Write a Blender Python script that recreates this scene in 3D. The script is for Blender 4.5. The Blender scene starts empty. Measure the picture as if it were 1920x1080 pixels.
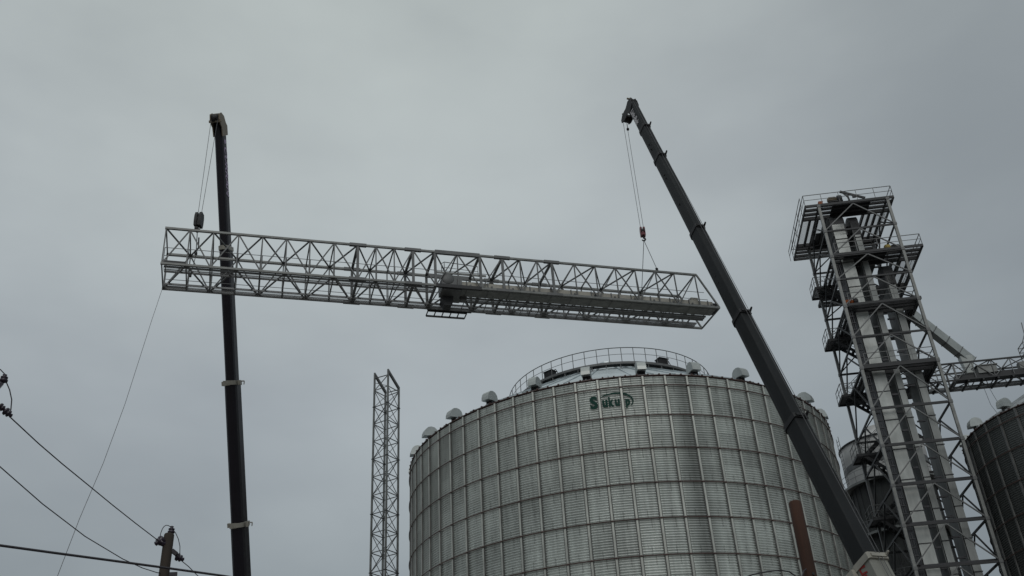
import bpy, math, random
import numpy as np
from mathutils import Vector, Matrix
random.seed(7)
C = bpy.context.scene.collection
SC = bpy.context.scene
CZ = 1.7                                   # eye height; heights below are measured from the eye
R = math.radians

# ------------------------------------------------------------------ camera
FPX = 1850.0
CAM = np.array([[0.9980898775, 0.0617786081, 0.0],
                [0.0323428798, -0.5225287846, -0.8520079855],
                [-0.0526358674, 0.8503805459, -0.5235287887]])
cd = bpy.data.cameras.new('camera'); cam = bpy.data.objects.new('camera', cd); C.objects.link(cam)
cd.sensor_width = 36; cd.lens = FPX/1920*36; cd.clip_start = .1; cd.clip_end = 6000
Mx = Matrix([[float(CAM[i][j]) for j in range(3)] for i in range(3)]).to_4x4(); Mx.translation = (0, 0, CZ)
cam.matrix_world = Mx
SC.camera = cam

# ------------------------------------------------------------------ overcast sky and sun
SUN_EL, SUN_AZ = 40, 178                    # azimuth from +Y: behind the camera, to the right
w = bpy.data.worlds.new('World'); SC.world = w; w.use_nodes = True
nt = w.node_tree; nt.nodes.clear(); N = nt.nodes.new; LK = nt.links.new
out = N('ShaderNodeOutputWorld'); mixs = N('ShaderNodeMixShader'); mixs.inputs[0].default_value = .93
sky = N('ShaderNodeTexSky'); sky.sky_type = 'NISHITA'; sky.sun_disc = False
sky.sun_elevation = R(SUN_EL); sky.sun_rotation = R(SUN_AZ)
b1 = N('ShaderNodeBackground'); b1.inputs[1].default_value = .08; LK(sky.outputs[0], b1.inputs[0])
b2 = N('ShaderNodeBackground'); b2.inputs[1].default_value = 1.06
tc = N('ShaderNodeTexCoord'); sep = N('ShaderNodeSeparateXYZ'); LK(tc.outputs['Generated'], sep.inputs[0])
def ramp(stops, src, interp='EASE'):
    r = N('ShaderNodeValToRGB'); r.color_ramp.interpolation = interp
    while len(r.color_ramp.elements) < len(stops): r.color_ramp.elements.new(.5)
    for e, (p, c) in zip(r.color_ramp.elements, stops): e.position = p; e.color = (*c, 1)
    LK(src, r.inputs[0]); return r
# brightness with height: dull low cloud near the horizon, thinner cloud overhead
el = ramp([(0, (.19, .205, .215)), (.22, (.302, .338, .354)), (.42, (.374, .415, .438)), (.62, (.400, .440, .455)), (.80, (.392, .432, .434)), (1, (.62, .68, .70))], sep.outputs[2], 'LINEAR')
mp = N('ShaderNodeMapping'); mp.inputs['Scale'].default_value = (1.0, 1.0, 2.1); LK(tc.outputs['Generated'], mp.inputs[0])
nz = N('ShaderNodeTexNoise'); nz.inputs['Scale'].default_value = 2.3; nz.inputs['Detail'].default_value = 5; nz.inputs['Roughness'].default_value = .48
LK(mp.outputs[0], nz.inputs[0])
cl = ramp([(.28, (.85, .85, .86)), (.72, (1.12, 1.115, 1.10))], nz.outputs[0])
# the cloud is a little thinner left of centre and high up, thicker at far left and far right
dv = N('ShaderNodeVectorMath'); dv.operation = 'DOT_PRODUCT'; dv.inputs[1].default_value = (-.19, .66, .73); LK(tc.outputs['Generated'], dv.inputs[0])
th = ramp([(.55, (.60, .61, .62)), (.80, (.77, .78, .79)), (.93, (1.0, 1.0, 1.0)), (1.0, (1.09, 1.09, 1.07))], dv.outputs['Value'], 'EASE')
m1 = N('ShaderNodeMixRGB'); m1.blend_type = 'MULTIPLY'; m1.inputs[0].default_value = 1; LK(el.outputs[0], m1.inputs[1]); LK(cl.outputs[0], m1.inputs[2])
m2 = N('ShaderNodeMixRGB'); m2.blend_type = 'MULTIPLY'; m2.inputs[0].default_value = 1; LK(m1.outputs[0], m2.inputs[1]); LK(th.outputs[0], m2.inputs[2])
bk = N('ShaderNodeVectorMath'); bk.operation = 'DOT_PRODUCT'; bk.inputs[1].default_value = (.05, -.80, .60); LK(tc.outputs['Generated'], bk.inputs[0])
bf = ramp([(.25, (1, 1, 1)), (1.0, (1.9, 1.88, 1.82))], bk.outputs['Value'])     # unseen sky behind the camera, brightened round the sun to light the fronts
m3 = N('ShaderNodeMixRGB'); m3.blend_type = 'MULTIPLY'; m3.inputs[0].default_value = 1; LK(m2.outputs[0], m3.inputs[1]); LK(bf.outputs[0], m3.inputs[2])
LK(m3.outputs[0], b2.inputs[0]); LK(b1.outputs[0], mixs.inputs[1]); LK(b2.outputs[0], mixs.inputs[2]); LK(mixs.outputs[0], out.inputs[0])
sd = bpy.data.lights.new('sun', 'SUN'); so = bpy.data.objects.new('sun', sd); C.objects.link(so)
sd.energy = .6; sd.angle = R(35); sd.color = (1, .97, .93)
sv = Vector((math.sin(R(SUN_AZ))*math.cos(R(SUN_EL)), math.cos(R(SUN_AZ))*math.cos(R(SUN_EL)), math.sin(R(SUN_EL))))
so.rotation_euler = sv.to_track_quat('Z', 'Y').to_euler()
SC.view_settings.view_transform = 'Standard'; SC.view_settings.look = 'None'
SC.view_settings.gamma = 1; SC.view_settings.exposure = 0

# ------------------------------------------------------------------ materials
def mat(name, col, rough=.5, metal=0., var=.15, scale=3., stretch=(1, 1, 1), bump=0., spec=.5, col2=None):
    m = bpy.data.materials.new(name); m.use_nodes = True; t = m.node_tree; b = t.nodes['Principled BSDF']
    b.inputs['Roughness'].default_value = rough; b.inputs['Metallic'].default_value = metal; b.inputs['Specular IOR Level'].default_value = spec
    tc = t.nodes.new('ShaderNodeTexCoord'); mp = t.nodes.new('ShaderNodeMapping'); mp.inputs['Scale'].default_value = stretch
    n = t.nodes.new('ShaderNodeTexNoise'); n.inputs['Scale'].default_value = scale; n.inputs['Detail'].default_value = 6; n.inputs['Roughness'].default_value = .62
    t.links.new(tc.outputs['Object'], mp.inputs[0]); t.links.new(mp.outputs[0], n.inputs[0])
    r = t.nodes.new('ShaderNodeValToRGB'); r.color_ramp.elements[0].position = .3; r.color_ramp.elements[1].position = .7
    c2 = col2 or col
    r.color_ramp.elements[0].color = (*[c*(1-var) for c in c2], 1); r.color_ramp.elements[1].color = (*[min(1, c*(1+var)) for c in col], 1)
    t.links.new(n.outputs[0], r.inputs[0]); t.links.new(r.outputs[0], b.inputs['Base Color'])
    rr = t.nodes.new('ShaderNodeMapRange'); rr.inputs[3].default_value = max(.05, rough-.1); rr.inputs[4].default_value = min(1, rough+.12)
    t.links.new(n.outputs[0], rr.inputs[0]); t.links.new(rr.outputs[0], b.inputs['Roughness'])
    if bump:
        bp = t.nodes.new('ShaderNodeBump'); bp.inputs['Strength'].default_value = bump; bp.inputs['Distance'].default_value = .02
        t.links.new(n.outputs[0], bp.inputs['Height']); t.links.new(bp.outputs[0], b.inputs['Normal'])
    return m

def bin_wall_mat(name, base, metal, rough, contrast, dark_strip):
    m = bpy.data.materials.new(name); m.use_nodes = True; t = m.node_tree; b = t.nodes['Principled BSDF']; nn = t.nodes.new; lk = t.links.new
    uv = nn('ShaderNodeTexCoord'); se = nn('ShaderNodeSeparateXYZ'); lk(uv.outputs['UV'], se.inputs[0])
    def mth(op, a, bb=None):
        x = nn('ShaderNodeMath'); x.operation = op
        for i, s in enumerate((a, bb)):
            if s is None: continue
            if isinstance(s, (int, float)): x.inputs[i].default_value = s
            else: lk(s, x.inputs[i])
        return x.outputs[0]
    u, v = se.outputs[0], se.outputs[1]
    fu, fv = mth('FLOOR', mth('MULTIPLY', u, .5)), mth('FLOOR', mth('MULTIPLY', v, 2.))
    cb = nn('ShaderNodeCombineXYZ'); lk(fu, cb.inputs[0]); lk(fv, cb.inputs[1])
    wn = nn('ShaderNodeTexWhiteNoise'); wn.noise_dimensions = '2D'; lk(cb.outputs[0], wn.inputs['Vector'])
    # streaks running down the sheets
    mp = nn('ShaderNodeMapping'); mp.inputs['Scale'].default_value = (5, .5, 1); lk(uv.outputs['UV'], mp.inputs[0])
    ns = nn('ShaderNodeTexNoise'); ns.inputs['Scale'].default_value = 1.; ns.inputs['Detail'].default_value = 5; lk(mp.outputs[0], ns.inputs[0])
    mp2 = nn('ShaderNodeMapping'); mp2.inputs['Scale'].default_value = (.6, .5, 1); lk(uv.outputs['UV'], mp2.inputs[0])
    nb = nn('ShaderNodeTexNoise'); nb.inputs['Scale'].default_value = 1.; nb.inputs['Detail'].default_value = 3; lk(mp2.outputs[0], nb.inputs[0])
    s = mth('ADD', mth('MULTIPLY', wn.outputs['Value'], .30*contrast), mth('ADD', mth('MULTIPLY', ns.outputs[0], .85*contrast), mth('MULTIPLY', nb.outputs[0], .6*contrast)))
    s = mth('ADD', s, 1-.87*contrast)
    # bolted lap seams: a short dark vertical dash in the middle of each sheet, staggered from course to course
    fr = mth('FRACT', mth('ADD', u, mth('MULTIPLY', mth('MODULO', mth('FLOOR', mth('MULTIPLY', v, 2.)), 2.), .12)))
    d = mth('LESS_THAN', mth('ABSOLUTE', mth('SUBTRACT', fr, .47)), .022)
    fvv = mth('FRACT', mth('ADD', mth('MULTIPLY', v, 1.), .25))
    dd = mth('MULTIPLY', d, mth('LESS_THAN', fvv, .5))
    s = mth('MULTIPLY', s, mth('SUBTRACT', 1., mth('MULTIPLY', dd, .30)))
    if dark_strip is not None:                    # one strip of darker sheets, streaked unevenly down the wall
        q = mth('ABSOLUTE', mth('SUBTRACT', u, dark_strip)); q = mth('SUBTRACT', 1., mth('MINIMUM', mth('DIVIDE', q, .75), 1.))
        q = mth('MULTIPLY', q, mth('ADD', .35, ns.outputs[0])); s = mth('MULTIPLY', s, mth('SUBTRACT', 1., mth('MULTIPLY', q, .52)))
    mx = nn('ShaderNodeVectorMath'); mx.operation = 'SCALE'; mx.inputs[0].default_value = base; lk(s, mx.inputs['Scale'])
    lk(mx.outputs[0], b.inputs['Base Color']); b.inputs['Metallic'].default_value = metal
    rr = nn('ShaderNodeMapRange'); rr.inputs[3].default_value = rough+.1; rr.inputs[4].default_value = rough-.08; lk(nb.outputs[0], rr.inputs[0]); lk(rr.outputs[0], b.inputs['Roughness'])
    return m

M = dict(
    gravel=mat('gravel', (.16, .15, .14), .95, 0, .35, .8, bump=.5),
    galv=mat('galvanised_steel', (.185, .19, .185), .5, .35, .3, 2.2),
    galv_light=mat('bright_galvanised_steel', (.38, .40, .39), .42, .5, .15, 1.2),
    galv_dull=mat('dull_galvanised_steel', (.135, .138, .14), .55, .35, .25, 1.6),
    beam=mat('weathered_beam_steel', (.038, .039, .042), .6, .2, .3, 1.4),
    flank=mat('stiffener_flank_shade', (.15, .15, .145), .6, .3, .3, 2.),
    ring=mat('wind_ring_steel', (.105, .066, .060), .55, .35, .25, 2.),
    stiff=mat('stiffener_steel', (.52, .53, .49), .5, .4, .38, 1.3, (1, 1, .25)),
    wall=bin_wall_mat('corrugated_galvanised_sheet', (.64, .67, .645), .62, .40, .85, 2.72),
    wall2=bin_wall_mat('reflection_darkened_sheet', (.135, .142, .142), .5, .45, .6, None),  # dark reflections of tower and neighbouring bin put into the sheet colour
    roof=mat('roof_sheet_steel', (.50, .55, .57), .38, .6, .2, .7),
    roof2=mat('dull_roof_sheet', (.34, .36, .37), .45, .5, .25, .7),
    hood=mat('vent_hood_steel', (.40, .42, .41), .38, .55, .12, 1.5),
    casing=mat('elevator_casing_steel', (.35, .365, .355), .45, .4, .32, 1.1, (1, 1, .3)),
    casing_grey=mat('dull_casing_steel', (.25, .262, .258), .5, .4, .35, 1.1, (1, 1, .3)),
    side_shade_grey=mat('side_shade_sheet', (.175, .182, .182), .55, .35, .4, 1.1, (1, 1, .3)),
    casing_dark=mat('casing_flange_and_side_shade', (.05, .05, .056), .6, .3, .3, 2.),
    black=mat('black_boom_paint', (.008, .006, .011), .45, 0, .3, .8, spec=.35),
    grey=mat('charcoal_boom_paint', (.013, .0145, .016), .55, 0, .45, .8, (1, 1, .4), spec=.25),
    dark=mat('dark_steel', (.022, .022, .024), .55, .3, .3, 4.),
    tan=mat('tan_paint', (.20, .165, .12), .55, 0, .25, 5.),
    white=mat('off_white_paint', (.22, .22, .195), .5, 0, .1, 1.),
    cream=mat('cream_cover_sheet', (.33, .315, .275), .5, .1, .18, 1.5),
    red=mat('red_paint', (.13, .014, .022), .5, 0, .3, 5.),
    orange=mat('orange_paint', (.45, .12, .03), .5, 0, .25, 5.),
    yellow=mat('yellow_paint', (.32, .24, .04), .5, 0, .25, 5.),
    redtext=mat('red_lettering', (.26, .012, .01), .5, 0, .05),
    paletext=mat('pale_lettering', (.55, .53, .55), .5, 0, .05),
    violettext=mat('faded_violet_lettering', (.40, .32, .46), .5, 0, .25, 4.),
    green=mat('green_lettering', (.005, .046, .034), .6, 0, .3, 3., spec=.2),
    rope=mat('wire_rope', (.11, .11, .115), .6, .3, .2, 8.),
    wire=mat('power_wire', (.030, .026, .032), .6, .1, .2, 8.),
    wood=mat('creosoted_wood', (.032, .024, .018), .85, 0, .5, 3., (1, 1, .12), bump=.6),
    brownwood=mat('brown_pole_wood', (.046, .019, .011), .85, 0, .45, 6., (1, 1, .1), bump=.8),
    porcelain=mat('dark_porcelain', (.020, .012, .024), .25, 0, .2, 5.),
    grate=mat('grating_steel', (.22, .225, .23), .55, .3, .15, 4.),
    dryer=mat('dryer_pale_sheet', (.48, .47, .46), .5, .2, .15, .6),
    dryer_dark=mat('dryer_dark_screen', (.045, .047, .046), .7, .2, .35, .8),
    bark=mat('twig_bark', (.09, .075, .07), .9, 0, .3, 5.),
)

# ------------------------------------------------------------------ helpers
OFF = {}
def woff(o): return OFF.get(o.name, Vector((0, 0, 0))) if o else Vector((0, 0, 0))
def tag(o, label=None, cat=None, group=None, kind=None):
    if label: o['label'] = label
    if cat: o['category'] = cat
    if group: o['group'] = group
    if kind: o['kind'] = kind
    return o
def thing(name, loc, label, cat, group=None, rotz=0):
    o = bpy.data.objects.new(name, None); C.objects.link(o); o.location = loc; o.rotation_euler = (0, 0, rotz)
    o.empty_display_size = .5; OFF[o.name] = Vector(loc) if rotz == 0 else Vector((0, 0, 0))
    return tag(o, label, cat, group)
def P3(x, y, z): return Vector((x, y, z+CZ))
def az_pt(az, D, tan): return P3(D*math.sin(R(az)), D*math.cos(R(az)), D*tan)

class MB:
    def __init__(s): s.v = []; s.f = []
    def hexa(s, pts):
        b = len(s.v); s.v += [tuple(p) for p in pts]
        s.f += [tuple(b+i for i in q) for q in ((3, 2, 1, 0), (4, 5, 6, 7), (0, 1, 5, 4), (1, 2, 6, 5), (2, 3, 7, 6), (3, 0, 4, 7))]
        return s
    def bar(s, p, q, wd, ht=None, up=(0, 0, 1)):
        p, q = Vector(p), Vector(q); ht = ht or wd; d = (q-p)
        if d.length < 1e-6: return s
        d.normalize(); up = Vector(up)
        if abs(d.dot(up)) > .98: up = Vector((.96, -.27, 0))
        x = d.cross(up).normalized()*wd/2; y = x.cross(d).normalized()*ht/2
        return s.hexa([p-x-y, p+x-y, p+x+y, p-x+y, q-x-y, q+x-y, q+x+y, q-x+y])
    def box(s, c, size, X=(1, 0, 0), Y=(0, 1, 0), Z=(0, 0, 1)):
        c = Vector(c); X, Y, Z = [Vector(a)*k/2 for a, k in zip((X, Y, Z), size)]
        return s.hexa([c-X-Y-Z, c+X-Y-Z, c+X+Y-Z, c-X+Y-Z, c-X-Y+Z, c+X-Y+Z, c+X+Y+Z, c-X+Y+Z])
    def tube(s, pts, r, n=6, cap=True):
        pts = [Vector(p) for p in pts]; rs = r if isinstance(r, (list, tuple)) else [r]*len(pts); b = len(s.v); prev = None
        for i, p in enumerate(pts):
            d = (pts[min(i+1, len(pts)-1)]-pts[max(i-1, 0)]).normalized()
            if prev is None:
                a = Vector((0, 0, 1)) if abs(d.z) < .9 else Vector((1, 0, 0)); x = d.cross(a).normalized()
            else: x = (prev-d*prev.dot(d)).normalized()
            prev = x; y = d.cross(x)
            for k in range(n):
                a = 2*math.pi*k/n; s.v.append(tuple(p+(x*math.cos(a)+y*math.sin(a))*rs[i]))
        for i in range(len(pts)-1):
            for k in range(n):
                k2 = (k+1) % n; s.f.append((b+i*n+k, b+i*n+k2, b+(i+1)*n+k2, b+(i+1)*n+k))
        if cap:
            s.f.append(tuple(b+k for k in range(n))[::-1]); e = b+(len(pts)-1)*n; s.f.append(tuple(e+k for k in range(n)))
        return s
    def lathe(s, c, prof, n=24, axis=(0, 0, 1)):
        c = Vector(c); Z = Vector(axis).normalized(); X = Z.orthogonal().normalized(); Y = Z.cross(X); b = len(s.v)
        for r, z in prof:
            for k in range(n):
                a = 2*math.pi*k/n; s.v.append(tuple(c+Z*z+(X*math.cos(a)+Y*math.sin(a))*max(r, 1e-4)))
        for i in range(len(prof)-1):
            for k in range(n):
                k2 = (k+1) % n; s.f.append((b+i*n+k, b+i*n+k2, b+(i+1)*n+k2, b+(i+1)*n+k))
        return s
    def prism(s, prof, o, X, Y, Zv):
        """outline prof in the X,Y plane at o, carried along the vector Zv"""
        o, X, Y, Zv = map(Vector, (o, X, Y, Zv)); b = len(s.v); n = len(prof)
        for k in (0, 1):
            for x, y in prof: s.v.append(tuple(o+X*x+Y*y+Zv*k))
        s.f.append(tuple(range(b, b+n))[::-1]); s.f.append(tuple(range(b+n, b+2*n)))
        for i in range(n): j = (i+1) % n; s.f.append((b+i, b+j, b+n+j, b+n+i))
        return s
    def loft(s, rings, cap=True):
        b = len(s.v); n = len(rings[0])
        for rg in rings: s.v += [tuple(p) for p in rg]
        for i in range(len(rings)-1):
            for k in range(n): k2 = (k+1) % n; s.f.append((b+i*n+k, b+i*n+k2, b+(i+1)*n+k2, b+(i+1)*n+k))
        if cap: s.f.append(tuple(range(b, b+n))[::-1]); e = b+(len(rings)-1)*n; s.f.append(tuple(range(e, e+n)))
        return s
    def build(s, name, m, parent=None, smooth=False, local=False):
        off = Vector((0, 0, 0)) if local else woff(parent)
        me = bpy.data.meshes.new(name)
        me.from_pydata([(a-off.x, b-off.y, c-off.z) for a, b, c in s.v], [], s.f); me.materials.append(m)
        if smooth: me.polygons.foreach_set('use_smooth', [True]*len(me.polygons))
        me.update()
        o = bpy.data.objects.new(name, me); C.objects.link(o)
        if parent: o.parent = parent; OFF[o.name] = woff(parent)
        return o
def barpart(name, m, parent, p, q, wd, ht=None, up=(0, 0, 1)): return MB().bar(p, q, wd, ht, up).build(name, m, parent)

def text_verts(body, bold=.0, shear=0.):
    cu = bpy.data.curves.new('lettering_curve', 'FONT'); cu.body = body; cu.size = 1; cu.offset = bold; cu.extrude = .5; cu.shear = shear; cu.resolution_u = 4
    o = bpy.data.objects.new('lettering_curve', cu); C.objects.link(o); bpy.context.view_layer.update()
    me = bpy.data.meshes.new_from_object(o.evaluated_get(bpy.context.evaluated_depsgraph_get()))
    vs = [tuple(v.co) for v in me.vertices]; fs = [tuple(p.vertices) for p in me.polygons]
    bpy.data.objects.remove(o); bpy.data.curves.remove(cu); bpy.data.meshes.remove(me)
    a = np.array(vs); a[:, 0] = (a[:, 0]-a[:, 0].min())/(np.ptp(a[:, 0])); lo = a[:, 1].min(); a[:, 1] = (a[:, 1]-lo)/(np.ptp(a[:, 1])); a[:, 2] = (a[:, 2]-a[:, 2].min())/np.ptp(a[:, 2])
    return a, fs                              # normalised to a unit box
def lettering(name, body, m, parent, o, X, Y, Z, bold=0., shear=0.):
    a, fs = text_verts(body, bold, shear); o, X, Y, Z = map(Vector, (o, X, Y, Z))
    b = MB(); b.v = [tuple(o+X*float(p[0])+Y*float(p[1])+Z*float(p[2])) for p in a]; b.f = fs
    return b.build(name, m, parent)

# ------------------------------------------------------------------ ground
g = MB(); g.v = [(-2500, -2500, 0), (2500, -2500, 0), (2500, 2500, 0), (-2500, 2500, 0)]; g.f = [(0, 1, 2, 3)]
tag(g.build('ground', M['gravel']), kind='structure', label='grey gravel yard under the bins and cranes')

# ------------------------------------------------------------------ grain bins
def grain_bin(cx, cy, face, Rb, ztop, nst, st_off, wallm, roofm, label, seg, sub, vent_off, nvent, rail, logo):
    base = thing('grain_bin', (cx, cy, 0), label, 'grain bin', rotz=-face)
    zt = ztop+CZ; dth = 2*math.pi/nst; RS = 2.18; z1 = zt-2.75           # course heights: eave, first ring, then every RS
    # corrugated wall, real corrugations
    nz_ = int((zt-.3)/(RS/14))*sub; zs = np.linspace(.3, zt, nz_+1); na = nst*seg
    th_ = np.arange(na+1)*2*math.pi/na+R(st_off)
    rr = Rb+.055*np.cos((zs-z1)/(RS/14)*2*math.pi)
    X = np.outer(rr, np.sin(th_)); Y = np.outer(rr, -np.cos(th_)); Z = np.repeat(zs[:, None], na+1, 1)
    co = np.stack([X, Y, Z], 2).reshape(-1, 3)
    i = np.arange(nz_)[:, None]*(na+1)+np.arange(na)[None]; f = np.stack([i, i+1, i+na+2, i+na+1], 2).reshape(-1, 4)
    me = bpy.data.meshes.new('wall'); me.vertices.add(len(co)); me.vertices.foreach_set('co', co.ravel().astype('f'))
    me.loops.add(f.size); me.loops.foreach_set('vertex_index', f.ravel().astype('i')); me.polygons.add(len(f)); me.polygons.foreach_set('loop_start', np.arange(0, f.size, 4).astype('i'))
    me.polygons.foreach_set('use_smooth', np.ones(len(f), bool))
    U = np.repeat(np.arange(na+1)[None]/seg, nz_+1, 0); U = ((U+nst/2) % nst)-nst/2; Vv = np.repeat(((zs-z1)/RS)[:, None], na+1, 1)
    uvl = me.uv_layers.new(name='sheet'); uvd = np.stack([U, Vv], 2).reshape(-1, 2)[f.ravel()]
    # keep u continuous across the wrap
    uq = uvd.reshape(-1, 4, 2); wrap = np.ptp(uq[:, :, 0], 1) > 5; uq[wrap, :, 0] = np.where(uq[wrap, :, 0] < 0, uq[wrap, :, 0]+nst, uq[wrap, :, 0])
    uvl.data.foreach_set('uv', uq.ravel().astype('f'))
    me.materials.append(wallm); me.update(calc_edges=True)
    wo = bpy.data.objects.new('wall', me); C.objects.link(wo); wo.parent = base
    # stiffeners: hat channel with foot flanges, one mesh copied round
    b = MB(); prof = [(-.115, 0), (-.115, .012), (-.066, .012), (-.062, .075), (.062, .075), (.066, .012), (.115, .012), (.115, 0)]
    o0 = Vector((0, -(Rb+.045), .2)); b.prism(prof, o0, (1, 0, 0), (0, -1, 0), (0, 0, zt-.25))
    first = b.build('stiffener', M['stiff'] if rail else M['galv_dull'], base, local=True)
    first.data.materials.append(M['flank'])  # side shade painted on the foot flanges and channel sides
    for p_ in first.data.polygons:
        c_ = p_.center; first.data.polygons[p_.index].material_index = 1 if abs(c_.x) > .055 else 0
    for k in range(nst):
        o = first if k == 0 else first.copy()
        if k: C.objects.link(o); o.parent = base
        o.rotation_euler = (0, 0, R(st_off)+k*dth)
    # wind rings
    zr = [zt-.72]; z = z1
    while z > .5: zr.append(z); z -= RS
    for z in zr:
        b = MB(); n = 140; pts = [(math.sin(a)*(Rb+.14), -math.cos(a)*(Rb+.14), z) for a in np.linspace(0, 2*math.pi, n+1)]
        b.tube(pts, .034, 6, cap=False)
        for k in range(nst):                    # bolted lugs where the ring crosses each stiffener
            a = R(st_off)+k*dth; b.box((math.sin(a)*(Rb+.12), -math.cos(a)*(Rb+.12), z), (.09, .07, .10), (math.cos(a), math.sin(a), 0), (-math.sin(a), math.cos(a), 0))
        b.build('wind_ring', M['ring'], base, local=True)
    # eave angle with clips
    b = MB(); b.lathe((0, 0, 0), [(Rb-.02, zt-.02), (Rb+.13, zt-.01), (Rb+.13, zt+.04), (Rb-.02, zt+.04)], 140)
    b.f = b.f
    for k in range(2*nst):
        a = R(st_off)+(k+.5)*dth/2; b.box((math.sin(a)*(Rb+.10), -math.cos(a)*(Rb+.10), zt+.06), (.10, .14, .06), (math.cos(a), math.sin(a), 0), (-math.sin(a), math.cos(a), 0))
    b.build('eave_angle', M['ring'], base, local=True)
    # conical roof with raised ribs
    sl = math.tan(R(30)); zpk = zt+(Rb-1.0)*sl; b = MB()
    b.lathe((0, 0, 0), [(Rb+.10, zt+.055), (1.0, zpk), (.80, zpk+.12), (.78, zpk+.30), (.01, zpk+.42)], nst*2)
    for k in range(nst):
        a = R(st_off)+(k+.5)*dth; ca, sa = math.cos(a), math.sin(a); r1 = Rb+.08
        b.bar((sa*r1, -ca*r1, zt+.09), (sa*2.2, -ca*2.2, zt+.06+(Rb-2.2)*sl+.05), .06, .07)
    ro = b.build('roof', roofm, base, local=True)
    # roof vents: neck with a rounded gooseneck hood opening outwards and down
    hp = [(-.38, -.22), (-.40, .02), (-.34, .22), (-.18, .36), (.04, .40), (.26, .34), (.42, .18), (.50, -.04), (.52, -.26), (.43, -.26), (.05, -.20), (-.2, -.22)]
    n0 = h0 = None
    for k in range(nvent):
        a = R(vent_off)+k*2*math.pi/nvent; rv = Rb-.30
        if n0 is None:
            b = MB().box((0, -rv+.15, zt+.32), (.50, .46, .46)).box((0, -rv+.15, zt+.18), (.62, .62, .08)); n0 = b.build('roof_vent', M['dark'] if rail else M['galv_dull'], base, local=True)
            b = MB(); b.prism([(x, y+.08) for x, y in hp], (-.29, -rv+.05, zt+.60), (0, -1.12, 0), (0, 0, 1.12), (.58, 0, 0)); h0 = b.build('hood', M['hood'], n0, local=True)
            nn_, hh_ = n0, h0
        else:
            nn_ = n0.copy(); C.objects.link(nn_); nn_.parent = base; hh_ = h0.copy(); C.objects.link(hh_); hh_.parent = nn_
        nn_.rotation_euler = (0, 0, a)
    if rail:                                   # walkway ring round the roof peak with guard rail
        Rr = 8.1; zf = 32.78+CZ; n = 96; ring = lambda r, z: [(math.sin(a)*r, -math.cos(a)*r, z) for a in np.linspace(0, 2*math.pi, n+1)]
        b = MB().lathe((0, 0, 0), [(Rr-.75, zf-.02), (Rr+.02, zf-.02), (Rr+.02, zf-.20), (Rr-.03, zf-.20), (Rr-.03, zf-.06), (Rr-.75, zf-.06), (Rr-.75, zf-.02)], n)
        for k in range(48):
            a = k*2*math.pi/48; sa, ca = math.sin(a), -math.cos(a); zz = zt+(Rb-Rr)*sl
            b.bar((sa*(Rr-.05), ca*(Rr-.05), zf-.05), (sa*(Rr-.05), ca*(Rr-.05), zz), .06); b.bar((sa*(Rr-.7), ca*(Rr-.7), zf-.08), (sa*(Rr+.02), ca*(Rr+.02), zf-.08), .06)
        wk = b.build('peak_walkway', M['galv_dull'], base, local=True)
        b = MB().tube(ring(Rr, zf+1.12), .032, 6, False).tube(ring(Rr, zf+.58), .018, 5, False)
        for k in range(56):
            a = R(2)+k*2*math.pi/56; b.bar((math.sin(a)*Rr, -math.cos(a)*Rr, zf-.15), (math.sin(a)*Rr, -math.cos(a)*Rr, zf+1.12), .042)
        b.build('guard_rail', M['galv_dull'], wk, local=True)
        for a in (-34, 33):                    # roof hatches standing at the walkway
            a = R(a); c = Vector((math.sin(a)*(Rr-.5), -math.cos(a)*(Rr-.5), zf+.28)); T = Vector((math.cos(a), math.sin(a), 0)); Nn = Vector((-math.sin(a), math.cos(a), 0))
            b = MB().box(c, (.75, .55, .5), T, Nn).box(c+Vector((0, 0, .30)), (.85, .65, .06), T, Nn).bar(c+T*.55+Vector((0, 0, .35)), c+T*.9-Vector((0, 0, .3)), .04).bar(c+T*.38+Vector((0, 0, .32)), c+T*.55+Vector((0, 0, .35)), .04)
            b.build('roof_hatch', M['dark'], wk, local=True)
    if logo:                                   # lettering wrapped on the wall, broken where the stiffeners run over it
        def wrap(body, a0, a1, zb, zt_, bold, shear=0.):
            a, fs = text_verts(body, bold, shear); b = MB()
            for p in a:
                an = R(a0+(a1-a0)*p[0]); r = Rb+.085+.012*p[2]; b.v.append((math.sin(an)*r, -math.cos(an)*r, zb+(zt_-zb)*p[1]+CZ))
            b.f = fs; return b
        b = wrap('S', -4.62, -2.85, 25.63, 26.50, .045)
        for body, a0, a1, zb, zq in (('u', -1.84, -.62, 25.66, 26.16), ('k', -.42, .80, 25.66, 26.34), ('u', .98, 2.10, 25.68, 26.14)):
            q = wrap(body, a0, a1, zb, zq, .055); k = len(b.v); b.v += q.v; b.f += [tuple(i+k for i in ff) for ff in q.f]
        q = wrap('p', 3.33, 4.42, 25.48, 26.10, .055); k = len(b.v); b.v += q.v; b.f += [tuple(i+k for i in ff) for ff in q.f]
        arc = [(-2.25, 26.34, .035), (-1.2, 26.47, .07), (.2, 26.54, .105), (1.5, 26.56, .12), (2.7, 26.52, .125), (3.7, 26.42, .12), (4.5, 26.27, .11), (4.98, 26.07, .095), (5.02, 25.88, .08), (4.78, 25.73, .065), (4.35, 25.62, .03)]
        sm = []                                # smooth the arc
        for i in range(len(arc)-1):
            p0, p1, p2, p3 = arc[max(i-1, 0)], arc[i], arc[i+1], arc[min(i+2, len(arc)-1)]
            for t in np.linspace(0, 1, 6)[:-1]:
                sm.append(tuple(.5*((2*p1[j])+(-p0[j]+p2[j])*t+(2*p0[j]-5*p1[j]+4*p2[j]-p3[j])*t*t+(-p0[j]+3*p1[j]-3*p2[j]+p3[j])*t**3) for j in range(3)))
        sm.append(arc[-1]); kk = Rb*math.pi/180; base_i = len(b.v)
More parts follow.
